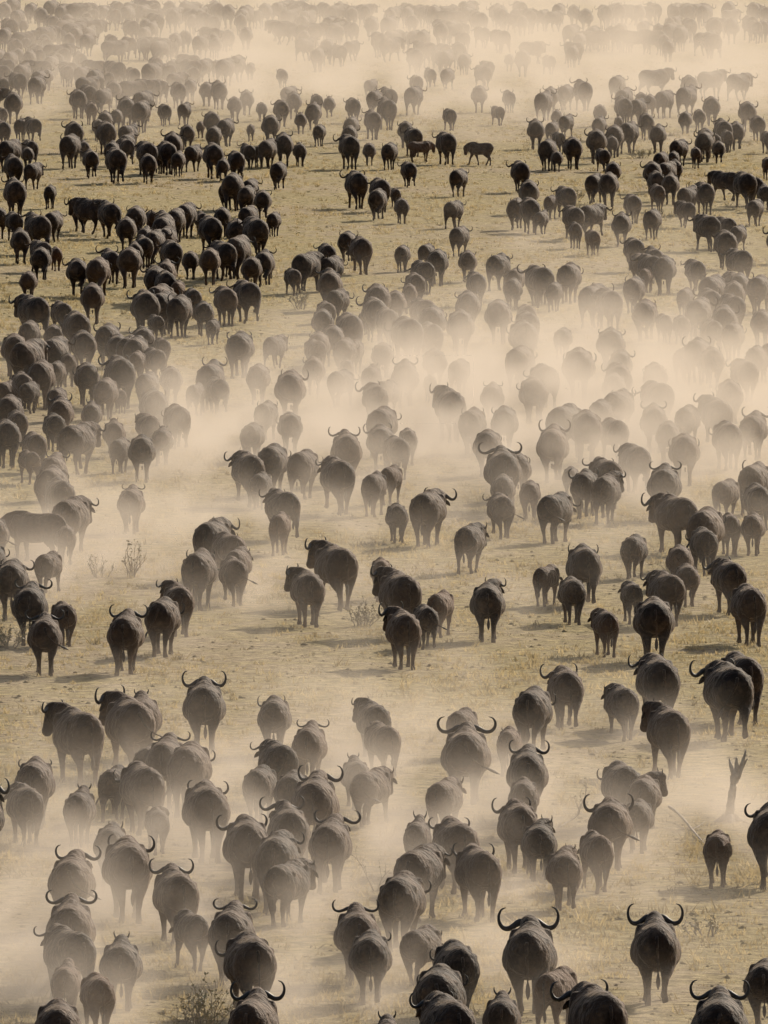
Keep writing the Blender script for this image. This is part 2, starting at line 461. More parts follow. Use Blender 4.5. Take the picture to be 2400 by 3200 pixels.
HORN_PATH = {
    'big': [(.04, .00, -.02, .050), (.14, .0, -.01, .052), (.23, -.01, -.055, .044), (.32, -.02, -.095, .038), (.41, -.03, -.08, .033), (.47, -.035, -.005, .028), (.48, -.045, .09, .022), (.44, -.05, .17, .015), (.37, -.055, .20, .005)],
    'mid': [(.05, .00, -.03, .038), (.13, .0, -.015, .038), (.22, -.01, -.055, .032), (.31, -.02, -.08, .028), (.385, -.03, -.05, .024), (.42, -.04, .02, .020), (.415, -.05, .11, .014), (.37, -.055, .165, .005)],
    'spike': [(.06, .0, -.02, .030), (.12, .0, .01, .028), (.16, -.01, .06, .022), (.185, -.02, .13, .015), (.18, -.03, .19, .005)],
}
def horn_shape(kind, side, s=None, M=None, seg=9):
    s = s or Shape(); b0 = len(s.v)
    p = smooth_path([(side * x, y, z, r) for x, y, z, r in HORN_PATH[kind]], 3)
    s.tube([q[:3] for q in p], [q[3] for q in p], seg, .8, up=Vector((0, 1, 0)))
    if M is not None:
        for i in range(b0, len(s.v)): s.v[i] = M @ Vector(s.v[i])
    return s
def ear_shape(side, s=None, M=None):
    s = s or Shape(); b0 = len(s.v)
    s.tube([(side * .10, .0, -.13), (side * .14, -.01, -.145), (side * .19, -.02, -.175), (side * .245, -.02, -.22), (side * .285, -.02, -.26)], [(.02, .022), (.02, .042), (.018, .06), (.014, .042), (.006, .008)], 8)
    if M is not None:
        for i in range(b0, len(s.v)): s.v[i] = M @ Vector(s.v[i])
    return s

def tri_tube_flip(me):
    bm = bmesh.new(); bm.from_mesh(me); bmesh.ops.recalc_face_normals(bm, faces=bm.faces); bm.to_mesh(me); bm.free()

def finish(jobs):
    """jobs: key -> (Shape, voxel, material). Fuses every shape into one continuous skin."""
    tmp = []
    for key, (s, vox, mat) in jobs.items():
        me = s.mesh('skin'); tri_tube_flip(me)
        o = bpy.data.objects.new('skin_work', me); C.objects.link(o)
        r = o.modifiers.new('r', 'REMESH'); r.mode = 'VOXEL'; r.voxel_size = vox
        q = o.modifiers.new('s', 'SMOOTH'); q.factor = .5; q.iterations = 3 if vox < .05 else 1
        tmp.append((key, o, mat))
    dg = bpy.context.evaluated_depsgraph_get(); dg.update()
    out = {}
    for key, o, mat in tmp:
        me = bpy.data.meshes.new_from_object(o.evaluated_get(dg))
        me.name = 'buffalo_body'
        me.materials.clear(); me.materials.append(mat)
        me.polygons.foreach_set('use_smooth', [True] * len(me.polygons))
        out[key] = me
    for key, o, mat in tmp:
        m = o.data; bpy.data.objects.remove(o); bpy.data.meshes.remove(m)
    return out

# ---------------------------------------------------------------- where each animal stands
# one line per patch of the herd: x, y of the top of the back, width across (a third of a frame unit), then
# h heading, n head turn, U head raised, b wide horns, j short horns, k calf, s size
HERD = """@0 1843.6
465 20 300 b n12 U;460 310 340 b U;450 480 310 n12;430 765 205 U;785 570 280 j U;635 835 220;380 960 350;1145 150 275 b n12 U;1240 375 210 k;1500 370 300 b U;1610 525 340 h-8;1640 925 350 b n-12 U
@553 1843.6
205 50 260 n25;660 365 300 U;740 515 290 n12;940 130 315;1440 15 260 b n25;1070 475 240;1300 575 310;1185 735 340;1245 925 350 b n-12;1593 930 250 j U;850 1090 300 j U
@1106 1843.6
112 460 370 b n-12 U;340 -15 240 j n40;930 430 345 b U;285 745 235 k;555 865 380 b n-12;1345 920 370 b U;1640 695 280
@0 1474.4
480 170 300 s1.0 h-38 n-25 b;830 100 300 h-25 n-25 b s1.02;920 90 260 j U;1325 0 285 b U;1075 365 280 U;985 400 230;1225 395 290;225 500 280 n-12;168 665 245 n-25;-140 690 330 b n40;515 700 225 j U;745 545 220 j;925 525 290;1020 815 160 k n60;1340 655 315 b n25;720 925 240 n12;830 1020 330 b n25
@553 1474.4
-54 881 330 b n-12;135 980 315 n25;25 545 225;120 100 235 n-25;345 280 245 U;145 385 250 n-12;235 580 240;380 615 320 b n12 U;215 805 290 b n-12 U;480 930 265 b n12 U;755 130 230 h-20 n-40;820 265 215 n25;650 500 200 U;745 560 235 n12;1335 170 200;1360 300 320 b U;1220 625 235 n12;1045 935 195 j U;1295 890 295 b n12;1640 335 165 j n-25;1055 1065 300 n25
@1106 1474.4
100 440 285 b n12 U;75 625 210 k;45 790 275 b n-12;130 35 270;348 -79 240 b n-12;700 20 220 h-10 n-25;948 -169 294 n-25;1000 160 270 h-22 n-25 j s.92;1389 -121 315 b n-25 h-8;1482 -187 285;720 530 265;850 600 230 h6 n60;635 830 240 b n-12;815 765 210;175 915 235 j n40;545 970 210 k;1330 965 195 k;1690 800 330 b n-25
@0 1106
190 5 200 s.84 h-88;460 -92 230 n25;415 80 140 k;-40 30 210;-60 205 210;315 262 170 j n-25;75 320 240 b n25;195 480 240 b n12 U;415 585 180;293 690 230 b U;815 660 245 b U;1060 560 235 h5;1150 470 210 h-15 n-25 U;1290 250 240 n-25;1380 55 250 n25;1480 130 210 n25;1540 235 190 n12;1515 295 195
@553 1106
155 5 150 k;170 -143 205 n12;500 215 270 h-32 n-25 b s1.0;330 400 215 h-6 n-60 b;920 390 270 h-25 n-25 b s1.0;810 335 150;950 650 230 h-15 n-40 b;1100 605 180;1195 515 160 k n-25;1500 465 235 n40;1385 80 200 j n25;915 -53 160;1125 -138 230 b n25 h10
@1106 1106
280 -123 205;468 220 245 n12;222 345 145 k;390 425 190;605 635 165 k n-25;788 150 180;775 455 145 k n-25;920 560 265;1000 390 220 n-25;1135 340 170;1085 218 180;1245 105 190;1395 330 210 b h-10 n-25;1525 475 245 h-15;1560 10 170;1060 -108 240 b n-25;1250 -25 250;1410 45 150
@0 737.6
180 -8 210 n25;96 -47 180;543 -68 171;440 100 120;255 130 200;365 130 130;565 140 175;780 100 210 b n-12;890 90 120;840 -29 174 n-25;1000 45 145;1050 -23 120;150 195 160;50 255 130;190 262 130;370 300 140 j;685 240 170;780 310 70 k;955 200 155;1110 165 150;1000 310 195 n25;1365 140 200 b U;1405 232 150;1270 300 115 j;60 350 190;115 450 150;395 415 150 b n-12 U;355 468 155;595 400 140 n-12 U;45 510 195;225 590 165;505 530 210 n25;740 515 150 U;780 625 145;920 610 190;1050 565 150 U;960 470 150 n-25;1150 410 185;190 735 120;345 740 185 n12 U;335 810 230;390 890 200 n25;850 950 185 U;1554 -59 186 b n-25;1782 -38 135 n12;1674 148 165
@553 737.6
65 390 165 n-25;-25 530 160;-60 720 220 b h-10 n-25;30 850 150;222 195 210 n25;222 462 165;105 668 210;305 705 200;530 755 230 n-12;588 595 215 U;375 105 150 n-12;550 185 155;590 140 100;390 -15 130;575 -20 160;640 20 120;745 160 140 U;965 135 190 b U;845 250 150;775 330 140 b n-25;815 425 205;810 545 190 b n-25;910 615 175;985 595 130;875 805 140 k;765 850 155 k n-25;1130 240 95;1315 115 145;1255 310 215 h-15 n-25;1400 435 185 n-25;1530 280 155 U;1610 425 190 n-25;1500 575 190;1600 705 250 b U;1690 720 200;1600 865 170;1590 990 180 n-12;1160 50 160;820 10 150
@1106 737.6
430 45 220;50 30 190;210 150 190;140 235 190;700 60 170 n25;690 145 190 n-25;660 210 160;930 140 170;1120 40 145;1300 40 165 n-12;1510 120 170 b n-25;1580 30 160;690 315 190 n-25;940 260 190;1410 250 190;920 420 190 b U;1320 370 200 b h-20 n-25;1135 415 170;340 410 230;480 450 220;660 500 180;570 380 170;262 560 225 b U;1010 520 170;1115 600 210;1395 520 200;1560 470 190 b U;800 670 200 n-25;605 760 205 n12;985 815 220 b U;380 840 115;470 880 170 b n-25;615 910 170 b h20 n40;115 905 140 k;1385 895 165 j;1570 790 210 b n-25;1590 925 200
@0 368.4
95 60 165 h-15;325 95 85 k n-40;95 270 120 n-12;245 285 165;345 265 125;135 385 140;265 455 130;265 500 140;365 495 85 k;560 180 170 s.97 h-60 b n-12;700 205 150 h-30;880 232 145 U;820 305 140;985 280 90;1065 270 140;1205 212 145 n25;1310 270 100;1440 240 120 n-12;1365 295 160;1500 15 155 b n-25;1485 85 110;1600 100 130;1610 230 130;1650 305 190 h-10 n-25;940 370 120;930 430 130;880 465 110;840 500 165;635 565 165;740 580 90;1075 595 140 b U;1075 650 150;1235 525 115;1360 505 150;1480 470 140;1540 425 190 n12;1630 560 140;185 655 120;600 735 165 n-12;218 810 190 n-25;400 850 140 n12;500 915 190;1035 740 190;945 780 200 b n-12;1150 735 100;1250 765 125;1465 755 160 n-25;1322 850 140;1380 965 90 k;1010 935 95 k;930 1020 160 b n-25;190 975 150;345 1000 130
@553 368.4
45 130 120;115 270 100;80 560 80 k;645 5 165 b h-20 n-25;805 50 140;787 120 130;905 115 70 k;945 180 105;1313 -10 115 n-25;1282 195 115 n-25;1318 362 125 n-12;590 395 130;682 430 155;460 475 125 n-12;488 555 145;478 650 165 b n-12 U;238 635 110;530 768 140;948 485 110;1105 475 110 n-25;1175 512 150;1080 585 140;1032 665 145;995 760 105;1372 520 130 n12;1570 540 150 n-25;1430 660 140 n-25;1375 785 170 n-12;790 740 180 b n-25;905 780 150;850 890 160;980 950 200;1080 830 150;1140 880 190;1325 905 190;1570 840 180;455 850 130;432 900 150;605 925 190;705 925 80;400 1055 150 n-12
@1106 368.4
20 635 130;5 700 130;110 65 140;122 180 145 n-25;185 262 95;250 160 85 k;392 232 140 h-10 n-25;410 335 95 k;522 385 92 k;625 15 140;1025 25 125;942 90 100 k;1137 105 120;1125 200 110 n-25;782 155 120 n-12;708 280 135;908 252 125 n-12;1265 288 150 n-12;1385 390 160;1465 355 110;1360 5 120 s.85 h-55 n-12;1500 10 150 h-25;1575 188 110;1640 95 110;1720 370 150 b n-25;785 438 140 h-20 n-25;830 540 135;985 553 160;1190 580 135 n-25;1468 510 150 n12;1445 660 145 n-12;1440 720 150;1430 805 160 b n-12;1600 680 160;870 650 90;790 690 150 b n-25;620 770 170 b h-10 n-25;860 840 170 n-25;1122 785 105;1205 850 140;368 600 165;178 640 150;272 725 120;985 930 105 k;1100 940 120;1295 965 145;1430 985 160;1615 905 150 n-12;95 870 130;100 915 160;75 975 190;328 1020 125;640 1025 185 n12
@0 0
88 600 130 n-25;508 582 120 n-12;600 590 80;670 575 105;592 665 80 k;820 635 130;930 590 130;912 655 140 n25;1068 675 92;1195 668 90;15 715 70;135 768 95;215 765 100;20 785 110;478 790 130 b h-15 n-25;455 872 140 b n-25;545 915 85;590 975 115;680 725 110;755 710 90;640 775 90;692 790 145 b n-12;832 808 115;825 870 100;725 920 110;748 960 165 h-8 n-12;955 918 140 n-25;962 1000 120;1118 865 145 b U;1155 985 100;1255 940 110;1385 930 150 n-12;1445 1030 95;1215 810 105 n-12;1300 800 60;1375 725 115;1385 820 110;1462 770 115 n12;1522 628 100;1600 590 100;1625 820 60;1607 935 100;65 905 135;195 908 110;180 955 90;90 1010 135;215 1055 110 n25
@553 0
38 665 78;165 650 110 n-25;215 560 100;245 600 110;395 610 85;475 630 85;372 668 115;630 635 105;290 735 85;95 748 125 b n25;410 808 90;618 758 105;605 815 110 b n12 U;600 875 155 b n-25 h-8;735 928 92;865 925 112 n-25;180 868 135;75 905 120;20 960 80;285 930 95;768 588 105;860 572 110;850 640 140;758 720 118;970 788 110;1020 828 120;1085 915 90 s.65 h85 k;1225 858 170 h-25 s1.0;1430 922 100 s.72 h-80 k;1255 705 90;1567 688 80;1445 558 110 n25;1640 590 90;1030 560 150 n25 h30 s1.0;745 515 80;145 1050 115 n-12;990 1050 105
@1106 0
205 595 120;250 570 110;345 550 110;460 525 125;725 575 120;680 490 110;950 450 140 s1.0 h80;1150 490 120;1310 460 140 h60 s1.0;1490 475 140 h50 s1.0;722 630 120;840 600 90;895 612 100;985 588 115;1130 560 150;815 640 110;1293 628 120;1215 710 90;1122 725 95;1525 660 125 b n25;1595 752 105;570 680 90 n25;565 760 100;690 770 60;660 815 130;765 790 130 h30 n25;650 880 90;548 840 145 b U;870 735 110 n25;945 812 115 U;290 715 80;352 745 95;155 780 120;258 790 90;303 875 80;395 890 132;290 980 85;1375 780 130;1455 795 115;1385 860 80;1255 832 125;1310 865 100;1340 915 92;1192 955 75 k;1655 870 80;1655 1040 80;50 1045 130 b n-12 h-15;655 1050 110;588 965 95;910 1050 130 b n-25;965 985 100;1060 1040 100;1045 1000 80"""
FAR_HERD = """@0 0
770 260 100 h90;935 240 95;1120 265 70;1200 205 90;1300 230 100;1380 220 100;1470 200 90;100 250 100;170 240 70;60 340 100;250 320 90;390 290 110 h60;320 170 110 h60;300 250 80;500 150 110 h70;600 130 110 h60;850 130 100;940 170 80;1010 90 100;1120 60 100;1240 60 120;1320 70 110;1400 20 110;1480 30 100;1600 30 100;270 50 100;400 40 90;540 20 110 h70;670 40 80;60 120 100;150 130 70;30 20 110;140 420 110;40 450 80;250 460 110;300 450 90;440 420 90;530 430 90;590 500 110 h60;700 460 90;770 450 70;740 520 110;860 440 90;990 400 120;1010 370 90;1185 385 110;1320 385 100;1460 380 115;1620 410 70;235 500 115;20 500 90;1040 520 100;1160 530 110;1230 520 90;1340 530 100;1420 530 115;1000 20 90;850 20 90;740 60 90;200 20 90;120 60 90;340 100 90;440 90 90;560 80 90;760 10 90;930 30 90;1100 10 90;1200 5 90;1560 90 90;30 180 100;190 330 90;120 310 90;450 210 90
@553 0
60 20 110;150 10 115;350 30 115;300 100 110;370 140 90;310 200 90;480 110 115;550 120 100;460 260 110;540 290 90;400 310 100;750 110 100;860 110 110;1010 90 90;870 60 90;800 210 115;960 210 80;1080 200 100;1200 150 110;1270 130 100;1340 210 90;1570 200 80;1030 310 110;1180 320 90;1230 330 100;1350 340 90;1500 390 80;1640 350 70;1130 450 80;1240 440 90;1470 430 100;1040 490 90;170 450 80;1590 60 110;1450 80 115;1560 40 90;1150 30 100;700 30 90;620 50 90;250 20 100;440 20 90;540 10 90;980 20 90;1060 40 90;1280 30 90;1370 40 90
@1106 0
110 60 115;200 60 90;380 160 100;515 170 90;700 150 115;640 170 90;950 160 90;1090 170 110;1150 120 100;1310 120 110;1420 120 110;1540 100 115;1250 30 115;1400 10 115;1570 20 110;1300 220 110;70 330 110;240 360 80;600 30 115;480 60 100;750 200 90;850 140 80;980 220 90;390 300 90;300 20 90;400 30 90;700 20 90;820 30 90;920 20 90;1060 30 90;1150 20 90;50 10 90;1640 40 90;1620 130 90"""
class Animal: pass
def read(text):
    out = []; ox = oy = 0.0
    for line in text.strip().splitlines():
        if line[0] == '@':
            ox, oy = map(float, line[1:].split()); continue
        for e in line.split(';'):
            t = e.split()
            if not t: continue
            a = Animal()
            a.fx, a.fy, w = ox + float(t[0]) / 3, oy + float(t[1]) / 3, float(t[2]) / 3
            a.h = a.n = 0; a.mode = None; a.horn = None; a.calf = False; a.s = None
            for q in t[3:]:
                if q[0] == 'h': a.h = float(q[1:])
                elif q[0] == 'n': a.n = float(q[1:])
                elif q[0] == 's': a.s = float(q[1:])
                elif q == 'U': a.mode = 'up'
                elif q == 'b': a.horn = 'big'
                elif q == 'j': a.horn = 'spike'
                elif q == 'k': a.calf = True
            if abs(a.h) >= 12:             # most are only a little off the line of march, the head does the rest
                a.h *= .42 if abs(a.h) < 45 else .62
                if abs(a.n) == 25: a.n = math.copysign(40, a.n)
            w0 = 0.80 if a.calf else 0.92
            s = a.s or 0.95
            for _ in range(6):
                p = at(a.fx, a.fy, 1.43 * s)
                P = F_PX / math.hypot(p.y, CAM_H)
                if not a.s: s = min(max(w / (P * w0), .48), 1.06)
            if not a.calf and a.s is None and s < .62:
                a.calf = True; s = min(max(w / (P * .80), .5), .8)
            a.s = s; a.P = P
            if a.calf: a.horn = 'spike' if a.horn == 'spike' else None
            elif a.horn is None: a.horn = 'mid' if s > .74 else 'spike'
            if a.horn == 'big': a.s = max(a.s, .84)
            if a.mode is None: a.mode = 'up' if abs(a.n) >= 40 else 'mid' if a.n else 'low'
            c = R(-a.h)
            q = .30 * a.s
            a.x, a.y = p.x - q * math.sin(R(a.h)), p.y - q * math.cos(R(a.h))
            out.append(a)
    return out
herd = read(HERD); far = read(FAR_HERD)
random.seed(11)
for a in list(far):                        # the far end is packed: neighbours half hidden behind each one read off
    for _ in range(random.choice((0, 1, 1, 2))):
        f2 = Animal(); f2.__dict__.update(a.__dict__)
        f2.x += random.gauss(0, 1.6); f2.y += random.uniform(-14, 16); f2.s = random.uniform(.8, 1.04); f2.h = random.gauss(0, 28); f2.calf = False; f2.horn = 'mid'
        if f2.y > at(0, 150).y or f2.x < -8: far.append(f2)
for a in far:
    a.y += random.uniform(-2, 2); a.h += random.uniform(-18, 18); a.n = random.choice([0, 0, -25, 25])
for a in herd:
    if a.h == 0: a.h = max(-18, min(18, random.gauss(0, 3 if a.mode == 'up' else 9)))
# more of them, mostly hidden behind the front ones in the tight bunches of the upper part
for a in [q for q in herd if 300 < q.fy < 760 and (q.fx < 640 or 640 < q.fx < 900 and q.fy > 560 or q.fx > 1080)]:
    if random.random() < .34:
        f2 = Animal(); f2.__dict__.update(a.__dict__)
        f2.x = a.x + random.choice((-1, 1)) * random.uniform(.35, .75); f2.y = a.y + random.uniform(1.2, 3.5)
        f2.s = random.uniform(.82, 1.0); f2.calf = False; f2.horn = random.choice(('mid', 'big')); f2.h = random.gauss(0, 12); f2.n = random.choice((0, 12, -12, 25, -25)); f2.mode = 'mid'
        far.append(f2)
# nobody walks through a neighbour: ease overlapping bodies apart, mostly along their line of march
everyone = herd + far
for it in range(60):
    everyone.sort(key=lambda a: a.y)
    for i, a in enumerate(everyone):
        for b in everyone[i + 1:]:
            dy = b.y - a.y
            if dy > 2.6: break
            dx = b.x - a.x
            if abs(dx) > 1.6: continue
            sa = (a.s + b.s) / 2
            ea = abs(math.sin(R(a.h))); eb = abs(math.sin(R(b.h))); e = max(ea, eb)
            lx, ly = sa * (.70 + 1.0 * e), sa * (2.0 - .9 * e)
            q = (dx / lx) ** 2 + (dy / ly) ** 2
            if q < 1:
                push = (1 - math.sqrt(q))
                sy = 1 if dy >= 0 else -1; sx = 1 if dx >= 0 else -1
                my = push * ly * .16; mx = push * lx * .02
                a.y -= sy * my; b.y += sy * my; a.x -= sx * mx; b.x += sx * mx

adults = sorted([a for a in herd if not a.calf], key=lambda a: -a.P)
calves = [a for a in herd if a.calf]
def in_view(a):
    u, v = project((a.x, a.y, .8 * a.s)); return -60 < u < FW + 60 and v < FH + 170
single = [a for a in adults if in_view(a)][:300] + calves
mass = [a for a in everyone if a not in set(single)] if False else None
ids = {id(a) for a in single}
mass = [a for a in everyone if id(a) not in ids]

def key_of(a):
    n = a.n
    n = min((0, -12, 12, -25, 25, -40, 40, -60, 60), key=lambda k: abs(k - n))
    if a.calf: n = min((0, -25, 25, -60, 60), key=lambda k: abs(k - n)); a.mode = 'mid' if n else 'low' if a.mode != 'up' else 'up'
    return (a.gait, n, a.mode, a.calf)
random.seed(5)
for a in everyone:
    a.gait = random.choice([0, 1, 2, 3] if not a.calf else [0, 2])
    a.tail = random.choice([0] * 9 + [1, 2])
    a.key = key_of(a)
jobs, heads = {}, {}
for a in single:
    lod = a.P > 84
    k = (a.key, lod, a.horn if False else None, 0 if lod else a.tail)
    a.mk = k
    if k in jobs: continue
    g, n, mode, calf = a.key
    s, H = build_body(g, n, mode, calf); heads[k] = H
    if not lod:
        tail_shape(a.tail, s); tuft_shape(a.tail, s)
        for sd_ in (-1, 1): ear_shape(sd_, s, H)
    jobs[k] = (s, .034 if lod else .042, CALF_COAT if calf else COAT)
for a in mass:
    k = ('mass', a.gait if a.gait != 3 else 0, a.key[1] if abs(a.key[1]) < 30 else 0, 'mid' if a.key[1] or random.random() < .6 else 'up', a.calf)
    a.mk = k
    if k in jobs: continue
    s, H = build_body(k[1], k[2], k[3], a.calf); heads[k] = H
    tail_shape(0, s); tuft_shape(0, s)
    jobs[k] = (s, .062, COAT)
BODY = finish(jobs)
HORNS = {(k, sd_): horn_shape(k, sd_).mesh('horn', HORN) for k in HORN_PATH for sd_ in (-1, 1)}
EARS = {(sd_, c): ear_shape(sd_).mesh('ear', CALF_COAT if c else COAT) for sd_ in (-1, 1) for c in (False, True)}
TAILS = {(k, c): tail_shape(k).mesh('tail', CALF_COAT if c else COAT) for k in (0, 1, 2) for c in (False, True)}
TUFTS = {k: tuft_shape(k).mesh('tail_tuft', TUFT) for k in (0, 1, 2)}
for d in (HORNS, EARS, TAILS, TUFTS):
    for m in d.values(): tri_tube_flip(m)

def child(name, me, parent, M=None):
    o = bpy.data.objects.new(name, me); C.objects.link(o); o.parent = parent
    if M is not None: o.matrix_local = M
    return o

# ---------------------------------------------------------------- describing them
def thick(a):
    t = 0
    for (cx, cy, rx, ry, hs, d) in WB:
        t += d * math.exp(-((a.x - cx) / rx) ** 2 - ((a.y - cy) / ry) ** 2)
    return t
used = {}
ONES = 'zero one two three four five six seven eight nine ten eleven twelve thirteen fourteen fifteen sixteen seventeen eighteen nineteen'.split()
TENS = 'zero ten twenty thirty forty fifty sixty seventy eighty ninety'.split()
def words(q):
    q = min(max(int(round(q)), 0), 99)
    return ONES[q] if q < 20 else TENS[q // 10] + ('-' + ONES[q % 10] if q % 10 else '')
SPECIAL = {
    (1416, 1987): 'lone wide-horned buffalo walking away on open ground near the bottom right corner',
    (1143, 1997): 'wide-horned buffalo just above the small calf near the bottom edge',
    (500, 1967): 'wide-horned buffalo directly behind which a black bulky buffalo walks, bottom left',
    (1554, 2150): 'wide-horned buffalo cut off by the bottom edge, farthest into the right corner',
    (1291, 2132): 'big buffalo cut off by the bottom edge, beside the calf',
    (547, 2152): 'black horned buffalo cut off by the bottom edge, beside the dark shrub',
    (160, 1531): 'dark horned buffalo looking left, standing apart at the left edge',
    (277, 1508): 'dark buffalo looking left with one great curled horn against the grass',
    (442, 1474): 'round-bellied buffalo with both curled horns raised, alone above the dusty left group',
    (663, 1239): 'lone horned buffalo looking sharply left in the clear middle ground',
    (720, 1178): 'big horned buffalo above and beyond the one looking sharply left',
    (272, 1326): 'horned buffalo with tall open horns leading a pair, left of the middle',
    (98, 1336): 'black buffalo with upright horns nearest the low scrub at the left edge',
    (283, 1054): 'solitary pale buffalo with slim upright horns in open dust, left of middle',
    (1015, 1133): 'hornless-looking buffalo walking alone up the clear centre',
    (1053, 1261): 'buffalo with one horn showing right, alone right of the central group',
    (1549, 1796): 'lone calf walking below the dead stump',
    (1308, 1318): 'small dark calf with lowered head, alone in the clear ground right of centre',
    (632, 580): 'lone calf beside the small dark bush, upper middle',
    (1280, 497): 'small lone calf on bare ground, upper right',
    (1030, 307): 'calf crossing sideways to the left on the far open ground',
    (601, 350): 'lone dark buffalo striding on far open ground, upper middle',
}
def describe(a):
    best = min(SPECIAL, key=lambda k: math.hypot(k[0] - a.fx, k[1] - a.fy))
    if math.hypot(best[0] - a.fx, best[1] - a.fy) < 7 and SPECIAL[best] not in used:
        used[SPECIAL[best]] = 1
        return SPECIAL[best]
    if a.calf:
        look = 'buffalo calf' if not a.horn else 'short-horned young buffalo'
        look = ('small reddish ' if a.s < .62 and not a.horn else 'brown ' if not a.horn else '') + look
    elif a.horn == 'spike': look = 'half-grown buffalo'
    elif a.horn == 'big': look = 'wide-horned buffalo'
    else: look = 'dark buffalo' if a.s > .9 else 'slender dark buffalo'
    if abs(a.h) >= 30: look += ' side-on facing ' + ('left' if a.h < 0 else 'right')
    elif abs(a.h) >= 10: look += ' turned slightly ' + ('left' if a.h < 0 else 'right')
    elif abs(a.n) >= 40: look += ' looking ' + ('left' if a.n < 0 else 'right')
    elif abs(a.n) >= 20: look += ' with head turned ' + ('left' if a.n < 0 else 'right')
    elif a.horn == 'big' and a.mode == 'up': look += ' with both horns raised'
    t = thick(a)
    if len(look.split()) < 5 and t > .02: look += ' in thick dust' if t > .05 else ' in thin dust'
    elif len(look.split()) < 4 and not a.calf: look += ' on clear ground' if t < .012 else ''
    u = min(max(a.fx / FW * 100, 0), 100); v = min(max((a.fy + 40 * a.P / 100) / FH * 100, 0), 100)
    lab = '%s, %s percent across and %s percent down the picture' % (look, words(u), words(v))
    k = 0
    while lab in used:                     # a close neighbour: one step on
        k += 1; lab = '%s, %s percent across and %s percent down the picture' % (look, words(u + k), words(v))
    used[lab] = 1
    return lab

random.seed(3)
for a in single:
    root = bpy.data.objects.new('buffalo_calf' if a.calf else 'buffalo', None)
    C.objects.link(root)
    root.empty_display_size = .3
    root.location = (a.x, a.y, 0)
    root.rotation_euler = (0, 0, R(-a.h))
    fat = random.uniform(.96, 1.05)
    root.scale = (a.s * fat, a.s, a.s)
    tag(root, describe(a), 'calf' if a.calf else 'buffalo', 'calves walking with the herd' if a.calf else 'buffalo herd walking away through the dust')
    child('body', BODY[a.mk], root)
    H = heads[a.mk]
    if a.horn:
        hk = random.uniform(.80, 1.06); hz = random.uniform(.8, 1.15)
        for sd_ in (-1, 1): child('horn', HORNS[(a.horn, sd_)], root, H @ Matrix.Diagonal((hk * random.uniform(.96, 1.04), 1, hk * hz, 1)))
    if a.mk[1]:
        for sd_ in (-1, 1): child('ear', EARS[(sd_, a.calf)], root, H)
        t = child('tail', TAILS[(a.tail, a.calf)], root)
        child('tail_tuft', TUFTS[a.tail], t)

# the rest of the herd, too far and too many to tell apart
vs_, fs_, base = [], [], 0
cache = {}
for a in mass:
    me = BODY[a.mk]
    if a.mk not in cache:
        v = np.empty(len(me.vertices) * 3); me.vertices.foreach_get('co', v)
        cache[a.mk] = (v.reshape(-1, 3), np.array([p.vertices[:] for p in me.polygons]))
    v, f = cache[a.mk]
    if a.horn:                             # thin horns are added after the skin is fused
        hs_ = Shape(); horn_shape(a.horn, -1, hs_, heads[a.mk], 6); horn_shape(a.horn, 1, hs_, heads[a.mk], 6)
        f = np.concatenate([f, np.array([q for q in hs_.f if len(q) == 4]) + len(v)]); v = np.concatenate([v, np.array([tuple(p) for p in hs_.v])])
    c, s = math.cos(R(-a.h)), math.sin(R(-a.h))
    w = v @ np.array([[c, s, 0], [-s, c, 0], [0, 0, 1]]) * a.s + np.array([a.x, a.y, 0])
    vs_.append(w); fs_.append(f + base); base += len(v)
V = np.concatenate(vs_); Fq = np.concatenate(fs_)
me = bpy.data.meshes.new('distant_herd')
me.vertices.add(len(V)); me.vertices.foreach_set('co', V.ravel())
me.loops.add(Fq.size); me.loops.foreach_set('vertex_index', Fq.ravel().astype(np.int32))
me.polygons.add(len(Fq)); me.polygons.foreach_set('loop_start', np.arange(0, Fq.size, 4, dtype=np.int32))
me.update(); me.validate()
me.polygons.foreach_set('use_smooth', [True] * len(me.polygons))
me.materials.append(COAT)
o = bpy.data.objects.new('distant_herd', me); C.objects.link(o)
tag(o, 'far mass of buffalo fading into pale dust', 'herd', kind='stuff')
for k, m in list(BODY.items()):
    if m.users == 0: bpy.data.meshes.remove(m)
# ---------------------------------------------------------------- plants, deadwood, litter on the ground
def frand(a, b): return random.uniform(a, b)
def stuff_mesh(name, verts, tris, mat):
    me = bpy.data.meshes.new(name)
    me.vertices.add(len(verts)); me.vertices.foreach_set('co', verts.astype(np.float32).ravel())
    me.loops.add(tris.size); me.loops.foreach_set('vertex_index', tris.ravel().astype(np.int32))
    me.polygons.add(len(tris)); me.polygons.foreach_set('loop_start', np.arange(0, tris.size, 3, dtype=np.int32))
    me.update(); me.validate()
    me.materials.append(mat)
    o = bpy.data.objects.new(name, me); C.objects.link(o)
    return o

def scatter(n, y0, y1):
    """points on the plain, denser near the camera, inside a wide fan in front of it"""
    t = rng.random(n)
    y = y0 * (y1 / y0) ** t
    x = (rng.random(n) - .5) * (0.072 * y + 6)
    return x, y

def patchiness(x, y):
    return (np.sin(x * .9 + 1.3 * np.sin(y * .21)) + np.sin(y * .37 + 1.7 * np.sin(x * .5 + 2)) + np.sin(x * .31 - y * .11 + 1)) / 3

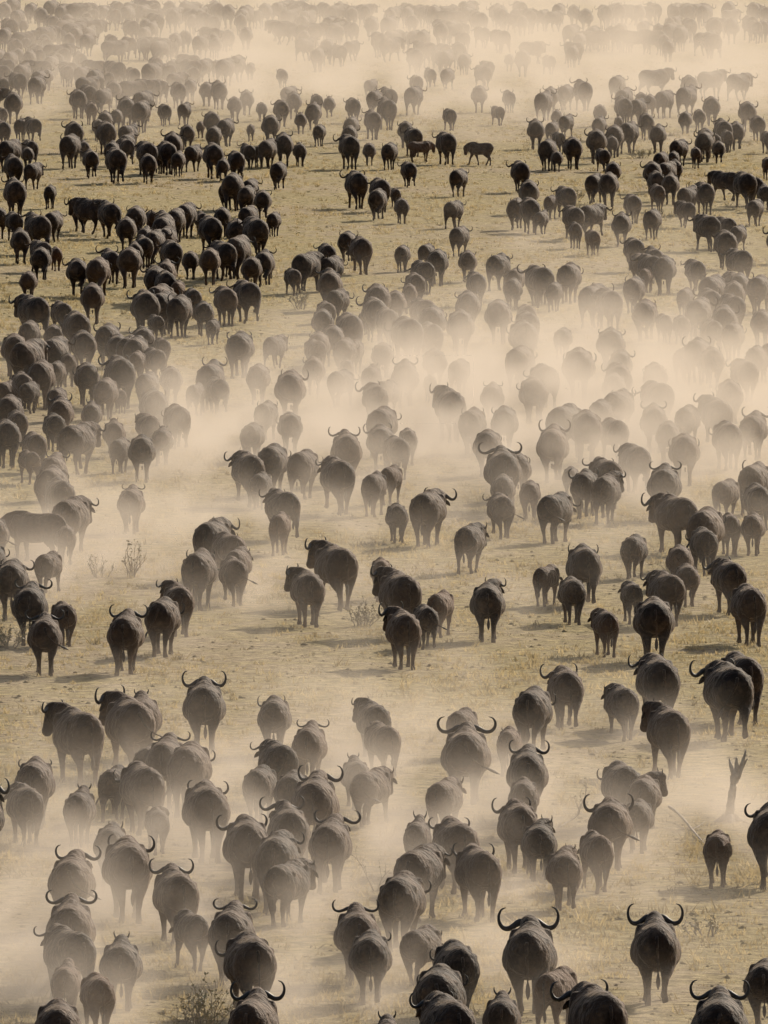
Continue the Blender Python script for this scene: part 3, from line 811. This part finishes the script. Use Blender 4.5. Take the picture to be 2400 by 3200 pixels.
# grass: short dry blades in tufts
x, y = scatter(90000, 205, 800)
keep = rng.random(len(x)) < np.clip(.45 + .75 * patchiness(x, y), .06, 1)
x, y = x[keep], y[keep]
nb = 7
X = np.repeat(x, nb) + rng.normal(0, .07, len(x) * nb); Y = np.repeat(y, nb) + rng.normal(0, .09, len(x) * nb)
hgt = np.repeat(rng.gamma(3.0, .022, len(x)) + .025, nb) * rng.uniform(.5, 1.2, len(X))
hgt = np.minimum(hgt, .32)
ang = rng.uniform(0, 2 * np.pi, len(X)); lean = rng.normal(0, .5, (len(X), 2)) * hgt[:, None]
wd = rng.uniform(.006, .014, len(X)) * (1 + Y / 380)
v = np.zeros((len(X), 3, 3))
v[:, 0] = np.stack([X - wd * np.cos(ang), Y - wd * np.sin(ang), np.full(len(X), -.005)], 1)
v[:, 1] = np.stack([X + wd * np.cos(ang), Y + wd * np.sin(ang), np.full(len(X), -.005)], 1)
v[:, 2] = np.stack([X + lean[:, 0], Y + lean[:, 1], hgt], 1)
tag(stuff_mesh('grass', v.reshape(-1, 3), np.arange(len(X) * 3).reshape(-1, 3), BLADE), 'short dry grass scattered over the trampled plain', 'grass', kind='stuff')

# clods and hoof-broken crumbs of earth
x, y = scatter(30000, 205, 700)
keep = rng.random(len(x)) < np.clip(.5 - .6 * patchiness(x, y), .1, 1)
x, y = x[keep], y[keep]; n = len(x)
r = np.minimum(rng.gamma(2.0, .012, n) + .012, .09)
octa = np.array([(1, 0, 0), (0, 1, 0), (-1, 0, 0), (0, -1, 0), (0, 0, 1), (0, 0, -1)], float)
v = octa[None] * r[:, None, None] * rng.uniform(.6, 1.3, (n, 6, 1))
v[:, :, 2] *= .5
a_ = rng.uniform(0, 6.28, n); ca, sa = np.cos(a_)[:, None], np.sin(a_)[:, None]
vx, vy = v[:, :, 0] * ca - v[:, :, 1] * sa, v[:, :, 0] * sa + v[:, :, 1] * ca
v = np.stack([vx + x[:, None], vy + y[:, None], v[:, :, 2] + (r * .15)[:, None]], 2)
tri = np.array([(0, 1, 4), (1, 2, 4), (2, 3, 4), (3, 0, 4), (1, 0, 5), (2, 1, 5), (3, 2, 5), (0, 3, 5)])
tag(stuff_mesh('dirt', v.reshape(-1, 3), (tri[None] + np.arange(n)[:, None, None] * 6).reshape(-1, 3), GROUND), 'crumbs of broken earth over the trampled plain', 'earth', kind='stuff')

def twig_shape(s, p, d, length, r, depth):
    p = Vector(p); d = Vector(d).normalized(); pts = [p]; n = 4
    for i in range(n):
        d = (d + Vector((frand(-.28, .28), frand(-.28, .28), frand(-.10, .16)))).normalized()
        pts.append(pts[-1] + d * (length / n))
    s.tube(pts, [r * (1 - .75 * i / n) for i in range(n + 1)], 5)
    if depth > 0:
        for i in range(1, n + 1):
            if random.random() < .8:
                dd = (d + Vector((frand(-1, 1), frand(-1, 1), frand(-.1, .7)))).normalized()
                twig_shape(s, pts[i], dd, length * frand(.35, .6), r * .5, depth - 1)

def shrub(name, label, x, y, height, stems, spread, leafy, seed):
    random.seed(seed)
    root = bpy.data.objects.new(name, None); C.objects.link(root)
    root.location = at(x, y)
    tips = Shape()
    for i in range(stems):
        s = Shape()
        a = frand(0, 6.28); q = frand(.2, 1) * spread
        twig_shape(s, (math.cos(a) * q * .25, math.sin(a) * q * .25, -.02), (math.cos(a) * q, math.sin(a) * q, 1.0), height * frand(.6, 1.05), .012 + .006 * height, 2)
        m = s.mesh('stem', TWIG); o = child('stem', m, root)
        if leafy:
            for w in random.sample(s.v, min(len(s.v), leafy)):
                w = Vector(w)
                if w.z < .08: continue
                e = Vector((frand(-1, 1), frand(-1, 1), frand(-.4, 1))).normalized() * frand(.03, .07)
                f = e.cross(Vector((frand(-1, 1), frand(-1, 1), frand(-1, 1)))).normalized() * .018
                b = len(tips.v)
                tips.v += [w, w + e * .5 + f, w + e, w + e * .5 - f]; tips.f.append((b, b + 1, b + 2, b + 3))
    if tips.v:
        tag(child('foliage', tips.mesh('foliage', LEAF, False), root), kind='stuff')
    tag(root, label, 'shrub', 'dry shrubs on the plain')

shrub('dry_shrub', 'taller leafless twig shrub on bare ground in front of drifting dust, left side', 283, 1247, .66, 7, .55, 14, 1)
shrub('dry_shrub', 'lower sparse twig shrub beside the taller leafless one, left side', 214, 1246, .42, 8, .9, 12, 2)
shrub('dry_shrub', 'dark spiky shrub cut off by the bottom edge of the picture', 432, 2232, .62, 16, .75, 26, 3)
shrub('dry_shrub', 'small dark leafy bush beside a lone calf, upper middle', 652, 668, .55, 10, 1.2, 60, 4)
shrub('dry_shrub', 'low twiggy scrub behind three buffalo standing in the clear middle', 782, 1352, .42, 12, 1.1, 30, 5)
shrub('dry_shrub', 'low pale scrub at the left edge below the horned bull', 12, 1400, .50, 10, 1.0, 30, 6)
shrub('dry_shrub', 'sparse low twigs on open ground near the bottom right corner', 1525, 2022, .28, 9, 1.5, 16, 7)
shrub('dry_shrub', 'thin weed standing in dust in front of the fallen twig', 1248, 1762, .75, 2, .35, 8, 8)
shrub('dry_shrub', 'low dark scrub among far buffalo, upper right', 1245, 430, .40, 12, 1.6, 40, 9)
shrub('dry_shrub', 'flat dark scrub between far buffalo under the dust, top right', 1385, 342, .40, 12, 1.6, 40, 10)
shrub('dry_shrub', 'thin dry stem beside a dusty buffalo in the lower middle', 815, 1925, .7, 2, .3, 4, 12)

# dead stump with splintered top
random.seed(21)
st = bpy.data.objects.new('dead_stump', None); C.objects.link(st)
st.location = at(1576, 1775)
tag(st, 'broken dead tree stump with splintered top at the right edge', 'stump')
def knobbly(pts, n=9, jit=.012):
    s = Shape(); p = smooth_path(pts, 4)
    s.tube([q[:3] for q in p], [q[3] for q in p], n)
    s.v = [Vector(v) + Vector((frand(-jit, jit), frand(-jit, jit), 0)) for v in s.v]
    return s
child('trunk', knobbly([(0, 0, -.05, .14), (.0, 0, .06, .10), (.02, 0, .30, .078), (.06, 0, .60, .07), (.095, 0, .82, .08), (.12, 0, .93, .065)]).mesh('trunk', WOOD), st)
for pts in ([(.10, 0, .80, .055), (.05, 0, .95, .045), (.01, .01, 1.08, .028), (-.005, .01, 1.17, .006)],
            [(.12, -.01, .82, .06), (.13, -.02, 1.0, .048), (.125, -.02, 1.12, .03), (.12, -.02, 1.20, .006)],
            [(.14, 0, .80, .06), (.20, .01, .98, .05), (.25, .0, 1.14, .035), (.285, 0, 1.26, .022), (.30, 0, 1.32, .005)],
            [(.16, .02, .84, .04), (.245, .03, 1.02, .032), (.30, .03, 1.12, .02), (.33, .03, 1.16, .005)]):
    child('splinter', knobbly(pts, 7, .005).mesh('splinter', WOOD), st)
for a in (0.4, 1.9, 3.3, 4.8):
    child('root', knobbly([(math.cos(a) * .08, math.sin(a) * .08, .10, .07), (math.cos(a) * .20, math.sin(a) * .20, .02, .05), (math.cos(a) * .34, math.sin(a) * .34, -.04, .02)], 7, .006).mesh('root', WOOD), st)

def fallen(label, pts, forks):
    o = bpy.data.objects.new('fallen_branch', None); C.objects.link(o)
    w = [at(x, y, z) for x, y, z, r in pts]
    o.location = (w[0].x, w[0].y, 0)
    q = [(v.x - w[0].x, v.y - w[0].y, v.z, p[3]) for v, p in zip(w, pts)]
    child('limb', knobbly(q, 7, .004).mesh('limb', WOOD), o)
    for i, d in forks:
        b = Vector(q[i][:3])
        child('side_twig', knobbly([(b.x, b.y, b.z, q[i][3] * .7), (b.x + d[0] * .5, b.y + d[1] * .5, max(b.z + d[2] * .4, .02), q[i][3] * .5), (b.x + d[0], b.y + d[1], max(b.z + d[2], .02), .004)], 5, .003).mesh('side_twig', WOOD), o)
    tag(o, label, 'branch')
fallen('long fallen branch lying in dust left of the dead stump', [(1446, 1742, .22, .030), (1470, 1762, .12, .026), (1495, 1792, .06, .022), (1515, 1815, .03, .015), (1530, 1830, .02, .005)], [(1, (-.12, .5, .1)), (2, (.25, .6, .1)), (3, (.3, .8, .05))])
fallen('thin curved fallen twig in dust behind the half-grown buffalo', [(1206, 1788, .02, .006), (1225, 1776, .05, .012), (1243, 1766, .12, .014), (1252, 1752, .25, .010), (1246, 1735, .42, .004)], [(2, (.15, .4, .1))])
